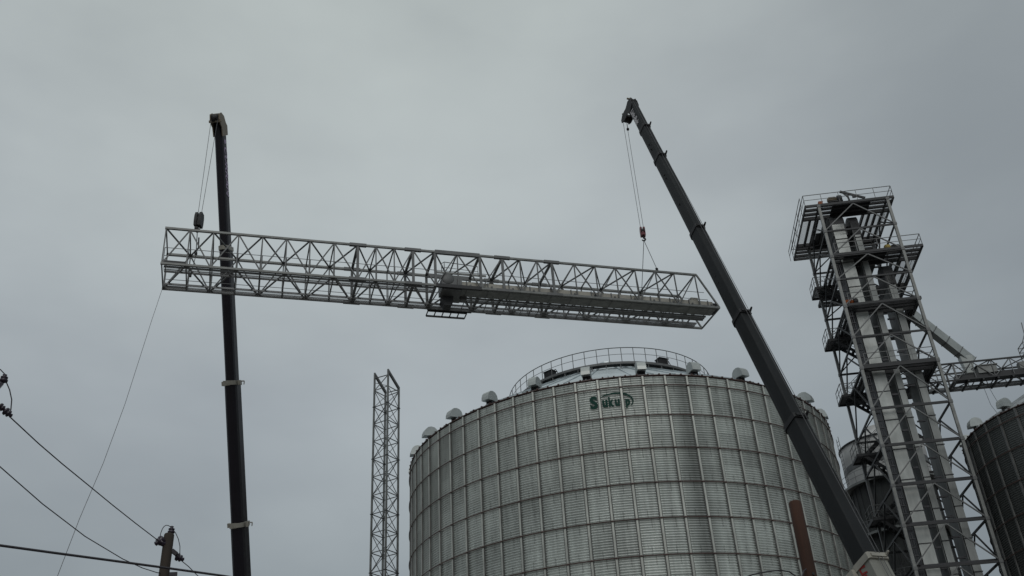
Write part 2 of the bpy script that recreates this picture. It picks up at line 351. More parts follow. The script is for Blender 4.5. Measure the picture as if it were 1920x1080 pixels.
        for i, (a, z, wd) in enumerate(sm):
            p, q = sm[max(i-1, 0)], sm[min(i+1, len(sm)-1)]; dx, dz = (q[0]-p[0])*kk, q[1]-p[1]; l = math.hypot(dx, dz); nx, nz2 = -dz/l, dx/l
            for sgn in (1, -1):
                an = R(a+sgn*nx*wd/2/kk); zz = z+sgn*nz2*wd/2
                for r in (Rb+.085, Rb+.097): b.v.append((math.sin(an)*r, -math.cos(an)*r, zz+CZ))
        for i in range(len(sm)-1):
            a = base_i+i*4; b.f += [(a, a+4, a+5, a+1), (a+1, a+5, a+7, a+3), (a+3, a+7, a+6, a+2), (a+2, a+6, a+4, a)]
        b.build('logo_lettering', M['green'], base, local=True)
    return base

grain_bin(7.322, 72.582, .10053586, 15.92, 27.65, 70, 2.72, M['wall'], M['roof'],
          'large pale corrugated steel grain bin with green lettering and railed roof', 4, 5, -4.9, 28, True, True)
grain_bin(42.552, 70.317, R(31.18), 8.66, 27.70, 38, 2.4, M['wall2'], M['roof2'],
          'dark corrugated grain bin at the right edge behind the lattice tower', 6, 4, -8, 15, False, False)

# ------------------------------------------------------------------ truss builder shared by both conveyor bridges
def truss(t, org, u, v, w_, W, H, L, ext, st, heavy, ch, br, mchord, mbrace, skew=0):
    p = lambda s, a, b: org+u*s+v*(a*W)+w_*(b*H)
    for a in (0, 1):
        barpart('chord', mchord, t, p(-.05, a, 1), p(L, a, 1), ch, ch, w_); barpart('chord', mchord, t, p(-.05, a, 0), p(L+ext, a, 0), ch, ch, w_)
    if ext:
        for a in (0, 1): barpart('end_strut', mchord, t, p(L, a, 1), p(L+ext, a, 0), ch*.75)
        barpart('cross_beam', mbrace, t, p(L+ext, 0, 0), p(L+ext, 1, 0), br*1.2)
    n = len(st)
    for i, s in enumerate(st):
        hv = i in heavy; bw = br*2.3 if hv else br; nm = 'portal_post' if hv else 'vertical_post'
        for a in (0, 1): barpart(nm, mbrace, t, p(s, a, 0), p(s, a, 1), bw, bw*.6 if hv else bw, v)
        for b in (0, 1): barpart('cross_beam', mbrace, t, p(s, 0, b), p(s, 1, b), bw if hv else br*1.05, bw*.6 if hv else br*1.05, w_)
        if i < n-1:
            s2 = st[i+1]; odd = i % 2
            # near side: top nodes at odd stations; far side the same; top and bottom planes zigzag
            for a in (0, 1): barpart('side_brace', mbrace, t, p(s, a, 1 if odd else 0), p(s2, a, 0 if odd else 1), br)
            barpart('lateral_brace', mbrace, t, p(s, 1 if odd else 0, 1), p(s2, 0 if odd else 1, 1), br*1.1)
            barpart('lateral_brace', mbrace, t, p(s, 0 if odd else 1, 0), p(s2, 1 if odd else 0, 0), br*1.1)
    return p
def grating(name, parent, p, s0, s1, a0, a1, b, W, m, step=.05, bw=.019, edge=.05, stringer=.09):
    g = MB(); s = s0
    d = (p(1, 0, 0)-p(0, 0, 0)).normalized()
    while s < s1:
        g.bar(p(s, a0, b), p(s, a1, b), bw, .03); s += step
    g.bar(p(s0, a0, b), p(s1, a0, b), edge, stringer); g.bar(p(s0, a1, b), p(s1, a1, b), edge, stringer); g.bar(p(s0, (a0+a1)/2, b-.012), p(s1, (a0+a1)/2, b-.012), .03, .03)
    return g.build(name, m, parent)

# ------------------------------------------------------------------ suspended conveyor bridge
K = 27.665/33.198
A0 = P3(-16.294, 38.11, 27.967); A1 = P3(10.159, 46.19, 28.479); C0 = P3(-16.259, 38.121, 25.962); B0 = P3(-16.963, 40.296, 27.967)
bu = (A1-A0).normalized(); bw_ = (A0-C0).normalized(); bv = (B0-A0).normalized(); BW, BH, BL = (B0-A0).length, (A0-C0).length, (A1-A0).length
tb = thing('catwalk_truss', C0, 'long galvanised box truss with walkways slung level between the two cranes', 'catwalk truss')
st_ = [s*K for s in [0, 1.31, 2.61, 4.02, 5.38, 6.76, 8.12, 9.54, 10.94, 12.03, 13.13, 14.28, 15.64, 17.04, 18.47, 19.91, 21.05, 22.18, 23.16, 24.66, 26.07, 27.46, 28.83, 30.25, 31.57, 33.06]]
pt = truss(tb, C0, bu, bv, bw_, BW, BH, BL, 1.02, st_, (8, 11, 12, 14, 15, 18), .105, .056, M['galv'], M['galv_dull'])
for i in (8, 11, 15, 18):                       # bolted splice plates on the four chords
    for a in (0, 1):
        for b in (0, 1): barpart('splice_plate', M['galv_dull'], tb, pt(st_[i]-.42, a, b), pt(st_[i]+.42, a, b), .15, .15, bw_)
for a in (0, 1):                                # heavier centre frame
    barpart('centre_beam', M['galv_dull'], tb, pt(st_[12], a, 1.0), pt(st_[14], a, 1.0), .13, .21, bw_)
    barpart('centre_beam', M['beam'], tb, pt(st_[12], a, -.0), pt(st_[14], a, -.0), .13, .19, bw_)
    barpart('toe_board', M['beam'], tb, pt(0, a, .035), pt(st_[1], a, .035), .05, .22, bw_)
barpart('centre_beam', M['galv'], tb, pt(st_[12], .04, .42), pt(st_[14]+.3, .04, .42), .06, .10, bw_)
grating('walkway_grating', tb, pt, .1, st_[12], .06, .25, -.035, BW, M['grate'])
grating('walkway_grating', tb, pt, .1, BL+.4, .74, .95, -.035, BW, M['grate'])
grating('walkway_grating', tb, pt, st_[13], BL+.6, .40, .57, -.03, BW, M['grate'], bw=.028)
for i, s in enumerate(st_):                     # joists under the conveyor half of the floor
    if i >= 12 and i < len(st_)-1:
        barpart('floor_joist', M['galv_dull'], tb, pt(s+(st_[i+1]-s)*.5, .0, -.01), pt(s+(st_[i+1]-s)*.5, 1, -.01), .035)
# hand rails
b = MB()
for a, h in ((.035, .50), (.035, .95), (.965, .50), (.965, .95)): b.bar(pt(.05, a, h/BH), pt(BL+(.45 if h < .6 else .3), a, h/BH), .022)
for s in st_: 
    for a in (.035, .965): b.bar(pt(s+.05, a, 0), pt(s+.05, a, .95/BH), .022)
b.build('hand_rail', M['galv_dull'], tb)
b = MB()                                        # safety cage rail round the drive
c = [pt(st_[12]+.35, .05, .42), pt(st_[12]+.35, .05, .70), pt(st_[12]+.5, .06, .76), pt(st_[14]-.1, .06, .70), pt(st_[14]-.1, .06, .40)]
b.tube(c, .022, 5); b.bar(pt(st_[12]+.5, .06, .60), pt(st_[14]-.1, .06, .55), .02); b.bar(pt(st_[12]+.5, .06, .42), pt(st_[12]+.5, .06, .76), .03)
b.build('drive_guard_rail', M['galv_dull'], tb)
# drive service ledge hung outside the far side
b = MB(); s0, s1 = st_[12]+.05, st_[14]-.25
for a in (1.02, 1.26): b.bar(pt(s0, a, -.06), pt(s1, a, -.06), .06, .09)
for k in range(6): s = s0+(s1-s0)*k/5; b.bar(pt(s, 1.0, -.06), pt(s, 1.26, -.06), .05)
b.build('service_ledge', M['beam'], tb)
# lifting lugs
for s, a in ((30.41*K, 0), (30.45*K, 1), (1.6*K, 0), (1.6*K, 1)):
    b = MB().box(pt(s, a, 1)+bw_*.13, (.14, .05, .2), bu, bv, bw_).tube([pt(s, a, 1)+bw_*.16+bv*-.06, pt(s, a, 1)+bw_*.16+bv*.06], .05, 8); b.build('lifting_lug', M['dark'], tb)
# drag conveyor already bolted into the right half of the truss
cv = thing('drag_conveyor', pt(st_[14], .2, 0), 'enclosed drag conveyor with cream cover lying in the right half of the hanging truss', 'conveyor')
cs0, cs1 = st_[13]+.2, BL+.82
def cbox(name, m, s0, s1, a0, a1, z0, z1, par=None):
    c = (pt(s0, a0, 0)+pt(s1, a1, 0))/2+bw_*((z0+z1)/2); return MB().box(c, ((s1-s0), (a1-a0)*BW, z1-z0), bu, bv, bw_).build(name, m, par or cv)
cbox('trough', M['galv'], cs0, cs1, .045, .345, -.06, .18)
cbox('cover', M['cream'], cs0, cs1-.1, .055, .335, .185, .42)
b = MB(); s = cs0+.25
while s < cs1-.2:                               # bolted flanges of the trough sections
    b.box((pt(s, .04, 0)+pt(s, .35, 0))/2+bw_*.19, (.045, .33*BW, .50), bu, bv, bw_); b.box(pt(s+.2, .045, 0)+bw_*.21, (.09, .05, .10), bu, bv, bw_); s += 1.12
b.build('trough_flange', M['galv_dull'], cv)
b = MB(); s = cs0+.7
while s < cs1-.5: b.box(pt(s, .2, 0)+bw_*.45, (.30, .5, .06), bu, bv, bw_); s += 3.1
b.build('inspection_lid', M['cream'], cv)
cbox('tail_box', M['beam'], cs1-.1, cs1+.12, .05, .34, -.02, .34)
b = MB().box(pt(cs1-1.05, .2, 0)+bw_*.58, (.42, .36, .25), bu, bv, bw_); b.build('tension_box', M['cream'], cv)
hd = cbox('head_box', M['galv_dull'], cs0-1.05, cs0, .03, .40, -.16, .50)
MB().lathe(pt(cs0-.72, .03, 0)+bw_*.50-bv*.0, [(.01, -.02), (.30, -.02), (.32, .0), (.32, .55), (.30, .57), (.01, .57)], 18, bv).build('head_wheel_cover', M['galv_dull'], hd, True)
b = MB().box(pt(cs0-.65, .50, 0)+bw_*-.02, (.42, .40, .5), bu, bv, bw_); gb = b.build('gearbox', M['dark'], cv)
b = MB().lathe(pt(cs0-.62, .50, 0)-bw_*.05, [(.01, .15), (.17, .15), (.19, .20), (.19, .62), (.12, .66), (.12, .74), (.01, .74)], 16, bv)
for k in range(10):
    a = 2*math.pi*k/10; e = bu*math.cos(a)+bw_*math.sin(a); c = pt(cs0-.62, .50, 0)-bw_*.05+bv*.41; b.box(c+e*.2, (.40, .012, .05), bv, bv.cross(e), e)
b.build('motor', M['dark'], cv, True)
MB().box(pt(cs0-.15, .48, 0)+bw_*.02, (.5, .42, .36), bu, bv, bw_).box(pt(cs0+.25, .44, 0)+bw_*.05, (.3, .3, .5), bu, bv, bw_).build('chain_guard', M['galv_dull'], cv)
MB().prism([(-.3, 0), (.3, 0), (.18, -.55), (-.18, -.55)], pt(cs0-.62, .30, 0)-bw_*.14, bu, bw_, bv*.55).build('discharge_chute', M['beam'], cv)

# ------------------------------------------------------------------ telescopic cranes
def section(o, ax, side, nrm, wd, ht, n=7):
    """boom cross-section ring at o: flat top, rounded belly. side = local right, nrm = towards the boom's back"""
    pts = [o+side*wd*.5+nrm*ht*.46, o+side*wd*.44+nrm*ht*.5, o-side*wd*.44+nrm*ht*.5, o-side*wd*.5+nrm*ht*.46]
    for k in range(n):
        a = math.pi*k/(n-1); pts.append(o-side*wd*.5*math.cos(a)-nrm*ht*(.12+.38*math.sin(a)))
    return pts
def crane(label, tip, base, secs, m, basem, collar_m, foot_z, asp=1.22):
    tip, base = P3(*tip), P3(*base); ax = (tip-base).normalized(); L = (tip-base).length
    side = ax.cross(Vector((0, 0, 1))).normalized(); nrm = side.cross(ax).normalized()
    if nrm.z < 0: nrm = -nrm
    foot = base-ax*((base.z-foot_z)/ax.z)
    t = thing('telescopic_crane', (foot.x, foot.y, 0), label, 'crane', 'two mobile cranes lifting the truss')
    at = lambda f_: tip+(base-tip)*f_
    for i, (f0, f1, wd) in enumerate(secs):
        mm = basem if i == len(secs)-1 else m
        p, q = at(f0), (at(f1) if f1 < 5 else foot); ht = wd*asp
        sec = MB().loft([section(x, ax, side, nrm, wd, ht) for x in (p, q)]).build('boom_section', mm, t)
        if i:                                   # the collar where the next thinner section slides in
            k = 1.13; c = MB().loft([section(x, ax, side, nrm, wd*k, ht*k) for x in (p+ax*.02, p-ax*.20)])
            c.box(p+nrm*(ht*.5*k+.02)-ax*.09, (wd*.8, .06, .12), side, nrm, ax)
            c.prism([(0, 0), (.20, .08), (.22, .13), (0, .12)], p+nrm*ht*.5*k+side*(wd*.36)-ax*.14, nrm, ax, side*.07)
            c.build('boom_collar', M['cream'] if mm is not m and mm == M['white'] else collar_m, t)
    return t, tip, base, ax, side, nrm, at

# --- right-hand crane, charcoal boom
secsR = [(0, .0858, .41), (.0858, .1826, .435), (.1826, .3893, .47), (.3893, .5896, .51), (.5896, .7857, .56), (.7857, .9932, .615), (.9932, 9, .80)]
crR, tip, base, ax, side, nrm, at = crane('charcoal telescopic crane boom leaning in front of the big bin, with white base section', (7.95, 45.61, 40.52), (12.05, 35.51, 9.14), secsR, M['grey'], M['white'], M['dark'], 3.2, 1.6)
if side.x > 0: left = -side
else: left = side
fw = -nrm                                       # the side the rope hangs from
# boom head: two cheek plates, sheaves, jib pins
hb = MB()
for s_ in (-1, 1): hb.prism([(-.32, -.35), (-.36, .16), (-.08, .30), (.30, .14), (.80, .20), (1.12, .02), (1.16, -.20), (.95, -.38), (.62, -.42), (.36, -.36), (.24, -.70)], tip+side*s_*.20-ax*.05, fw, ax, side*s_*.05)
head = hb.build('boom_head', M['dark'], crR)
sh = MB().lathe(tip+fw*.90-ax*.08-side*.16, [(.01, 0), (.25, 0), (.25, .05), (.19, .07), (.19, .11), (.25, .13), (.25, .2), (.19, .23), (.25, .27), (.25, .32), (.01, .32)], 20, side); sh.build('sheave', M['dark'], head, True)
MB().lathe(tip-fw*.22+ax*.10-side*.14, [(.01, 0), (.21, 0), (.15, .1), (.15, .18), (.21, .28), (.01, .28)], 16, side).build('sheave', M['dark'], head, True)
jb = MB().bar(tip+fw*.72+ax*.20, tip-fw*.12+ax*.52, .10, .10).bar(tip-fw*.12+ax*.52, tip-fw*.2+ax*.62, .05); jb.tube([tip-fw*.12+ax*.56-side*.2, tip-fw*.12+ax*.56+side*.2], .06, 8).tube([tip+fw*.78+ax*.20-side*.25, tip+fw*.78+ax*.20+side*.25], .05, 8)
jb.build('head_bracket', M['tan'], head)
# rope along the boom back to the winch
bk = MB(); 
for o_ in (-.06, .10): bk.tube([tip+nrm*.34+ax*.15+side*o_, at(.35)+nrm*.52+side*o_, at(.99)+nrm*.74+side*o_, at(.99)-ax*6+nrm*.78+side*o_], .013, 5)
bk.build('luffing_rope', M['rope'], crR)
# lettering: pale near the tip, red on the white base section, both on the left flank reading down the boom
wd0 = .41
lettering('boom_lettering', 'Link-Belt', M['paletext'], crR, tip+left*(wd0*.5+.005)-nrm*.16-ax*.70, -ax*1.55, nrm*.34, left*.012, .03, .2)
lettering('boom_lettering', 'Link-Belt', M['redtext'], crR, at(.9932)+left*(.80*.5+.006)-nrm*.04-ax*.13, -ax*1.8, nrm*.34, left*.015, .03, .25)
# small marks (wear pads) on the flank of the sections
wp = MB()
for f_ in (.14, .155, .235, .245, .32, .50, .515): wp.lathe(at(f_)+left*.23+nrm*.02, [(.01, .04), (.05, .04), (.05, 0)], 10, left)
wp.build('wear_pad', M['dark'], crR)
# base section end plate and the side bracket with the white guide box
b = MB(); e = at(.9932)
b.loft([section(x, ax, side, nrm, .88, 1.40) for x in (e+ax*.06, e-ax*.10)]); b.build('base_collar', M['cream'], crR)
b = MB().box(e+left*.50-nrm*.40-ax*.30, (.20, .4, .45), left, nrm, ax).bar(e+left*.42-ax*.1-nrm*.3, e+left*.62-nrm*.5-ax*.25, .08); b.build('guide_bracket', M['cream'], crR)

# hoist rope, hook block and slings on the right
hkR = P3(7.62, 46.45, 31.45)
def hook_block(pos, label, m, h=.85, wd=.46):
    t = thing('hook_block', pos, label, 'hook block', 'hook blocks hanging from the cranes')
    b = MB(); prof = [(-.20, 0), (.20, 0), (.24, .25), (.24, .62), (.16, .85), (-.16, .85), (-.24, .62), (-.24, .25)]
    k = h/.85
    for s_ in (-.19, .04): b.prism([(x*k, y*k) for x, y in prof], pos+Vector((s_*wd/.46, 0, .0)), (0, 1, 0), (0, 0, 1), (.15*wd/.46, 0, 0))
    b.box(pos+Vector((0, 0, .30*k)), (.30*wd/.46, .3, .50*k)); b.build('cheek_plates', m, t)
    MB().lathe(pos+Vector((-.10, 0, .45*k)), [(.01, 0), (.22, 0), (.22, .04), (.16, .08), (.16, .12), (.22, .16), (.22, .2), (.01, .2)], 18, (1, 0, 0)).build('sheave', M['dark'], t, True)
    hk = [pos+Vector(q)*.62 for q in ((0, 0, 0), (0, 0, -.14), (.02, 0, -.20), (.12, 0, -.27), (.15, 0, -.38), (.08, 0, -.48), (-.04, 0, -.50), (-.13, 0, -.44), (-.15, 0, -.36))]
    MB().tube(hk, [.045, .045, .05, .055, .055, .05, .045, .035, .015], 8).build('hook', M['dark'], t, True)
    return t
hook_block(hkR, 'red hook block above the right part of the truss', M['red'], .58, .34)
b = MB(); hs = tip+fw*1.17-ax*.16
for dx in (-.12, .12): b.tube([hs+side*dx, hkR+Vector((dx*.7, 0, .52))], .013, 5)
b.build('hoist_rope', M['rope'], crR)
b = MB(); q = hs+side*.14-Vector((0, 0, .45)); b.lathe(q, [(.01, -.10), (.07, -.07), (.09, 0), (.07, .07), (.01, .10)], 10); b.tube([hs+side*.14, q], .015, 5); b.build('limit_weight', M['dark'], crR, True)
def sling(label, a, pts, r=.018, m='rope'):
    b = MB()
    for p_ in pts: b.tube([a, p_], r, 5)
    return tag(b.build('lifting_sling', M[m]), label, 'sling', 'slings between hooks and truss')
ckR = hkR+Vector((0, 0, -.28))
sling('pair of wire slings spreading from the red hook block down to the truss', ckR, [pt(30.41*K, 0, 1)+bw_*.2, pt(30.45*K, 1, 1)+bw_*.2, pt(29.0*K, .06, .2)][:2] + [])
# --- left-hand crane, black boom
secsL = [(0, .2845, .46), (.2845, .5843, .53), (.5843, .8882, .64), (.8882, 9, .70)]
crL, tip, base, ax, side, nrm, at = crane('black telescopic crane boom standing almost upright behind the left part of the truss', (-15.22, 40.22, 36.24), (-14.64, 49.90, 14.52), secsL, M['black'], M['black'], M['cream'], 3.2, 1.6)
fw = -nrm; rt = side if side.x > 0 else -side
hb = MB()
for s_ in (-1, 1): hb.prism([(-.52, -.5), (-.50, .02), (-.3, .12), (-.05, .42), (.35, .50), (.66, .34), (.70, .02), (.52, -.22), (.36, -.3), (.28, -.8)], tip+side*s_*.22, fw, ax, side*s_*.05)
head = hb.build('boom_head', M['tan'], crL)
MB().lathe(tip+fw*.55+ax*.12-side*.17, [(.01, 0), (.24, 0), (.24, .05), (.18, .08), (.18, .12), (.24, .16), (.24, .32), (.01, .34)], 20, side).build('sheave', M['dark'], head, True)
MB().lathe(tip-fw*.40-ax*.05-side*.16, [(.01, 0), (.17, 0), (.12, .1), (.12, .2), (.17, .32), (.01, .32)], 16, side).build('sheave', M['dark'], head, True)
MB().box(tip+fw*.16+ax*.30, (.5, .55, .28), side, fw, ax).build('head_cover', M['tan'], head)
MB().box(tip+fw*.62-ax*.05, (.66, .10, .12), side, fw, ax).build('rope_guard', M['tan'], head)
lettering('boom_lettering', 'CURRAN', M['violettext'], crL, tip+rt*(.46*.5+.004)-nrm*.07-ax*1.30, -ax*2.75, nrm*.40, rt*.010, .02, .25)
MB().prism([(0, 0), (.22, .04), (.26, .20), (.10, .30), (-.02, .16)], tip+rt*(.23+.004)-ax*1.12, nrm, ax, rt*.01).build('boom_emblem', M['violettext'], crL)
bk = MB(); bk.tube([tip+nrm*.45, at(.3)+nrm*.58+rt*.05, at(.99)+nrm*.72+rt*.05, at(.99)-ax*6+nrm*.7+rt*.05], .013, 5); bk.build('luffing_rope', M['rope'], crL)
for f_, wd in ((.5843, .70), (.8882, .78)):       # pale guide boxes on the collars
    e = at(f_)-ax*.1; MB().box(e-rt*.10+fw*(wd*.70), (.34, .10, .26), side, fw, ax).build('guide_box', M['cream'], crL); MB().box(e-rt*(wd*.62), (.10, .34, .22), side, nrm, ax).build('guide_box', M['cream'], crL); b = MB().box(e+rt*(wd*.66)+fw*.15, (.12, .2, .24), side, nrm, ax)
    b.bar(e+rt*(wd*.6)+ax*.08, e+rt*(wd*.6+.25)+ax*.06, .05).bar(e+rt*(wd*.6+.25)+ax*.06, e+rt*(wd*.6+.22)-ax*.12, .05); b.build('guide_box', M['cream'], crL)
hkL = pt(1.60*K, .5, 1)+Vector((0, 0, 1.02))
hook_block(hkL, 'black hook block at the left end of the truss', M['dark'], .80, .42)
b = MB(); hs = tip+fw*.66+ax*.10
for dx in (-.14, .14): b.tube([hs+side*dx*1.3, hkL+Vector((-dx*.6, 0, .75))], .013, 5)
b.build('hoist_rope', M['rope'], crL)
ckL = hkL+Vector((0, 0, -.28))
sling('short pair of wire slings under the black hook block at the left end', ckL, [pt(1.6*K, 0, 1)+bw_*.2, pt(1.6*K, 1, 1)+bw_*.2], .022)
# loose sling tails hanging inside the truss
b = MB(); a_ = pt(1.75*K, .45, 1.1); b.tube([a_+Vector((0, 0, .1)), a_+Vector((.04, 0, -.45))], .035, 6).tube([a_+Vector((.04, 0, -.4)), a_+Vector((-.1, 0, -1.6)), a_+Vector((-.12, -.1, -2.1))], .016, 5).lathe(a_+Vector((-.12, -.1, -2.15)), [(.01, -.1), (.06, -.08), (.06, .08), (.01, .1)], 8)
tag(b.build('chain_tail', M['dark']), 'loose chain hanging down inside the left end of the truss', 'chain')
# tag line from the truss's left end to the ground
tl = [P3(D*math.sin(R(a)), D*math.cos(R(a)), z) for a, D, z in ((-22.80, 43.62, 25.98), (-23.15, 41.6, 22.95), (-23.87, 38.4, 17.35), (-24.5, 36.2, 13.95), (-25.2, 34.7, 11.4), (-25.77, 33.3, 9.08), (-26.6, 31.0, 4.2), (-27.5, 29.6, -.3), (-27.7, 29.2, -1.68))]
tag(MB().tube(tl, .010, 5).build('tag_line', M['rope']), 'thin guide rope running from the left end of the truss to the ground', 'rope')

# ------------------------------------------------------------------ small square lattice mast
D0 = 73.; a0 = R(-9.17); ang = R(31); mu = Vector((math.cos(ang), -math.sin(ang), 0)); mv = Vector((math.sin(ang), math.cos(ang), 0)); mw = 1.40
mo = Vector((D0*math.sin(a0), D0*math.cos(a0), 0))
ms = thing('lattice_mast', mo, 'slender square lattice mast with a slanted top standing left of the big bin', 'lattice mast')
crn = [mo, mo+mu*mw, mo+mu*mw+mv*mw, mo+mv*mw]; tops = [36.95+CZ, 36.85+CZ, 35.65+CZ, 35.75+CZ]
for c, tz in zip(crn, tops): barpart('leg', M['galv'], ms, c, c+Vector((0, 0, tz)), .12, .12, mu)
lv = [35.35+CZ-1.475*k for k in range(25)]; lv = [z for z in lv if z > .3]
def zup(c, z): return Vector((c.x, c.y, z))
for i, z in enumerate(lv):
    z2 = lv[i+1] if i+1 < len(lv) else 0.05
    for k in range(4):
        c, d = crn[k], crn[(k+1) % 4]; barpart('horizontal_strut', M['galv_dull'], ms, zup(c, z), zup(d, z), .055)
        b = MB()
        if (i+k) % 2: c, d = d, c
        b.bar(zup(c, z), zup(d, z2), .05 if k % 2 == 0 else .04)
        if k % 2: b.bar(zup(d, z), zup(c, z2), .035)
        b.build('diagonal_brace', M['galv_dull'], ms)
    if i % 3 == 1:
        for c in crn: MB().box(zup(c, z), (.19, .19, .05), mu, mv).build('flange_plate', M['beam'], ms)
for p_, q_ in ((0, 3), (1, 2)): barpart('slanted_top_beam', M['galv_dull'], ms, zup(crn[p_], tops[p_]-.15), zup(crn[q_], tops[q_]-.02), .16, .20)
for p_, q_, dz in ((0, 1, -.5), (3, 2, -.1)): barpart('horizontal_strut', M['galv_dull'], ms, zup(crn[p_], tops[p_]+dz), zup(crn[q_], tops[q_]+dz), .06)
barpart('diagonal_brace', M['galv_dull'], ms, zup(crn[1], tops[1]-.5), zup(crn[0], 35.35+CZ), .05); barpart('diagonal_brace', M['galv_dull'], ms, zup(crn[0], tops[0]-.9), zup(crn[1], 35.35+CZ), .04)

# ------------------------------------------------------------------ elevator support tower
yw = R(-5.5); tu = Vector((math.cos(yw), math.sin(yw), 0)); tv = Vector((-tu.y, tu.x, 0)); TW, TD = 5.88, 6.9
FL = Vector((27.299, 70.931, CZ))
q_ = lambda s, t, z: FL+tu*s+tv*t+Vector((0, 0, z))
tw = thing('lattice_tower', (FL.x, FL.y, 0), 'tall square steel support tower with railed platforms and stairs right of the big bin', 'lattice tower')
lev = [2.8, 5.9, 9., 12., 15.1, 18.2, 21.3, 24.35, 27.5, 30.55, 34.1, 36.9, 39.8, 42.4, 44.7, 47.3, 50.0]
cor = [(0, 0), (TW, 0), (TW, TD), (0, TD)]
for i, (s, t) in enumerate(cor):
    z1 = 50.1
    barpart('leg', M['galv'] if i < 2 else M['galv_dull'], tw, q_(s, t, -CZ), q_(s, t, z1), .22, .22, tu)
for i, z in enumerate(lev):
    zb = lev[i-1] if i else -CZ
    for k in range(4):
        (s, t), (s2, t2) = cor[k], cor[(k+1) % 4]
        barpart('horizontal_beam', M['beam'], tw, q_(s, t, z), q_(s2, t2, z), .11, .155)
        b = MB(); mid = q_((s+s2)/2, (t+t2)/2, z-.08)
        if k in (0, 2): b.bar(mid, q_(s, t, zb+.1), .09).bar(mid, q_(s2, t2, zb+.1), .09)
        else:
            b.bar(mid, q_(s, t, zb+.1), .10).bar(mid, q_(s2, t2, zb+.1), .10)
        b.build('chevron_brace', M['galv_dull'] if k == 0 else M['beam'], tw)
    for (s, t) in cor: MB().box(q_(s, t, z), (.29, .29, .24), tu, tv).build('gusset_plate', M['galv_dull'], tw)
    if i < 10 and i % 1 == 0:                    # inner beam carrying the casings
        barpart('inner_beam', M['casing_dark'], tw, q_(0, .55, z+.28), q_(TW, .55, z+.28), .10, .14)
def railing(par, pts, h=1.05, m='galv_dull', post=1.3):
    b = MB(); up = Vector((0, 0, 1))
    for p_, r_ in zip(pts[:-1], pts[1:]):
        for hh, rad in ((h, .024), (h*.52, .018)): b.bar(p_+up*hh, r_+up*hh, rad*2)
        n = max(1, round((r_-p_).length/post))
        for k in range(n+1): c = p_+(r_-p_)*k/n; b.bar(c, c+up*h, .045)
    return b.build('railing', M[m], par)
def deck(s0, s1, t0, t1, z, hole, edge=.24, jst=.62, grate=True):
    """platform with perimeter channel; joists run along the long strips round the central hole"""
    hs0, hs1, ht0, ht1 = hole; b = MB()
    for p_, r_ in (((s0, t0), (s1, t0)), ((s1, t0), (s1, t1)), ((s1, t1), (s0, t1)), ((s0, t1), (s0, t0))): b.bar(q_(*p_, z), q_(*r_, z), .10, edge)
    for p_, r_ in (((s0, ht0), (s1, ht0)), ((s0, ht1), (s1, ht1)), ((hs0, ht0), (hs0, ht1)), ((hs1, ht0), (hs1, ht1))): b.bar(q_(*p_, z-.04), q_(*r_, z-.04), .16, .30)
    pf = b.build('platform', M['beam'], tw)
    for a, c in ((t0, ht0), (ht1, t1)):
        n = max(2, round((c-a)/jst))
        for k in range(1, n): tt = a+(c-a)*k/n; barpart('joist', M['beam'], pf, q_(s0, tt, z-.02), q_(s1, tt, z-.02), .20, .20)
    for a, c in ((s0, hs0), (hs1, s1)):
        n = max(2, round((c-a)/jst))
        for k in range(1, n): ss = a+(c-a)*k/n; barpart('joist', M['beam'], pf, q_(ss, ht0, z-.02), q_(ss, ht1, z-.02), .18, .20)
    if grate:
        g_ = MB()
        for a, c, d, e in ((s0, s1, t0, ht0), (s0, s1, ht1, t1), (s0, hs0, ht0, ht1), (hs1, s1, ht0, ht1)):
            if c-a < .2 or e-d < .2: continue
            n = int((e-d)/.16)
            for k in range(n): tt = d+(e-d)*(k+.5)/n; g_.bar(q_(a, tt, z+.13), q_(c, tt, z+.13), .03, .03)
        g_.build('grating', M['grate'], pf)
    return pf
pf1 = deck(-1.13, 6.45, -.05, 8.6, 50.1, (.9, 4.2, 1.9, 6.2))
MB().box(q_(2.9, 1.1, 50.15), (3.3, 1.9, .04), tu, tv).build('floor_plate', M['beam'], pf1)
MB().box(q_(1.5, 5.6, 50.15), (2.2, 2.2, .04), tu, tv).build('floor_plate', M['beam'], pf1)
railing(pf1, [q_(6.45, -.05, 50.2), q_(-1.13, -.05, 50.2), q_(-1.13, 8.6, 50.2), q_(6.45, 8.6, 50.2), q_(6.45, -.05, 50.2)], 1.08, post=1.6)
railing(pf1, [q_(-1.45, .0, 50.0), q_(-1.45, 8.6, 50.0)], 1.08, post=2.2)
pf2 = deck(.1, 7.55, -.05, 8.8, 44.85, (.9, 5.4, 1.9, 6.3))
MB().box(q_(2.9, 1.0, 44.9), (3.6, 1.7, .04), tu, tv).build('floor_plate', M['beam'], pf2)
MB().box(q_(2.9, 3.2, 44.9), (2.4, 1.6, .04), tu, tv).build('floor_plate', M['beam'], pf2)
railing(pf2, [q_(.4, -.05, 44.95), q_(7.55, -.05, 44.95), q_(7.55, 8.8, 44.95)], 1.05, post=1.6)
pf3 = deck(.2, 6.1, -.05, 6.9, 39.9, (.8, 5.4, 1.6, 5.4), .22)
railing(pf3, [q_(.4, -.05, 40.), q_(5.95, -.05, 40.), q_(5.95, 3.0, 40.)], 1.0, post=1.6)
pf4 = deck(.1, 6.0, -.05, 6.9, 34.2, (.8, 5.4, 1.3, 5.6), .34)
railing(pf4, [q_(.4, -.05, 34.35), q_(5.9, -.05, 34.35), q_(5.9, 2.8, 34.35)], 1.0, post=1.6)
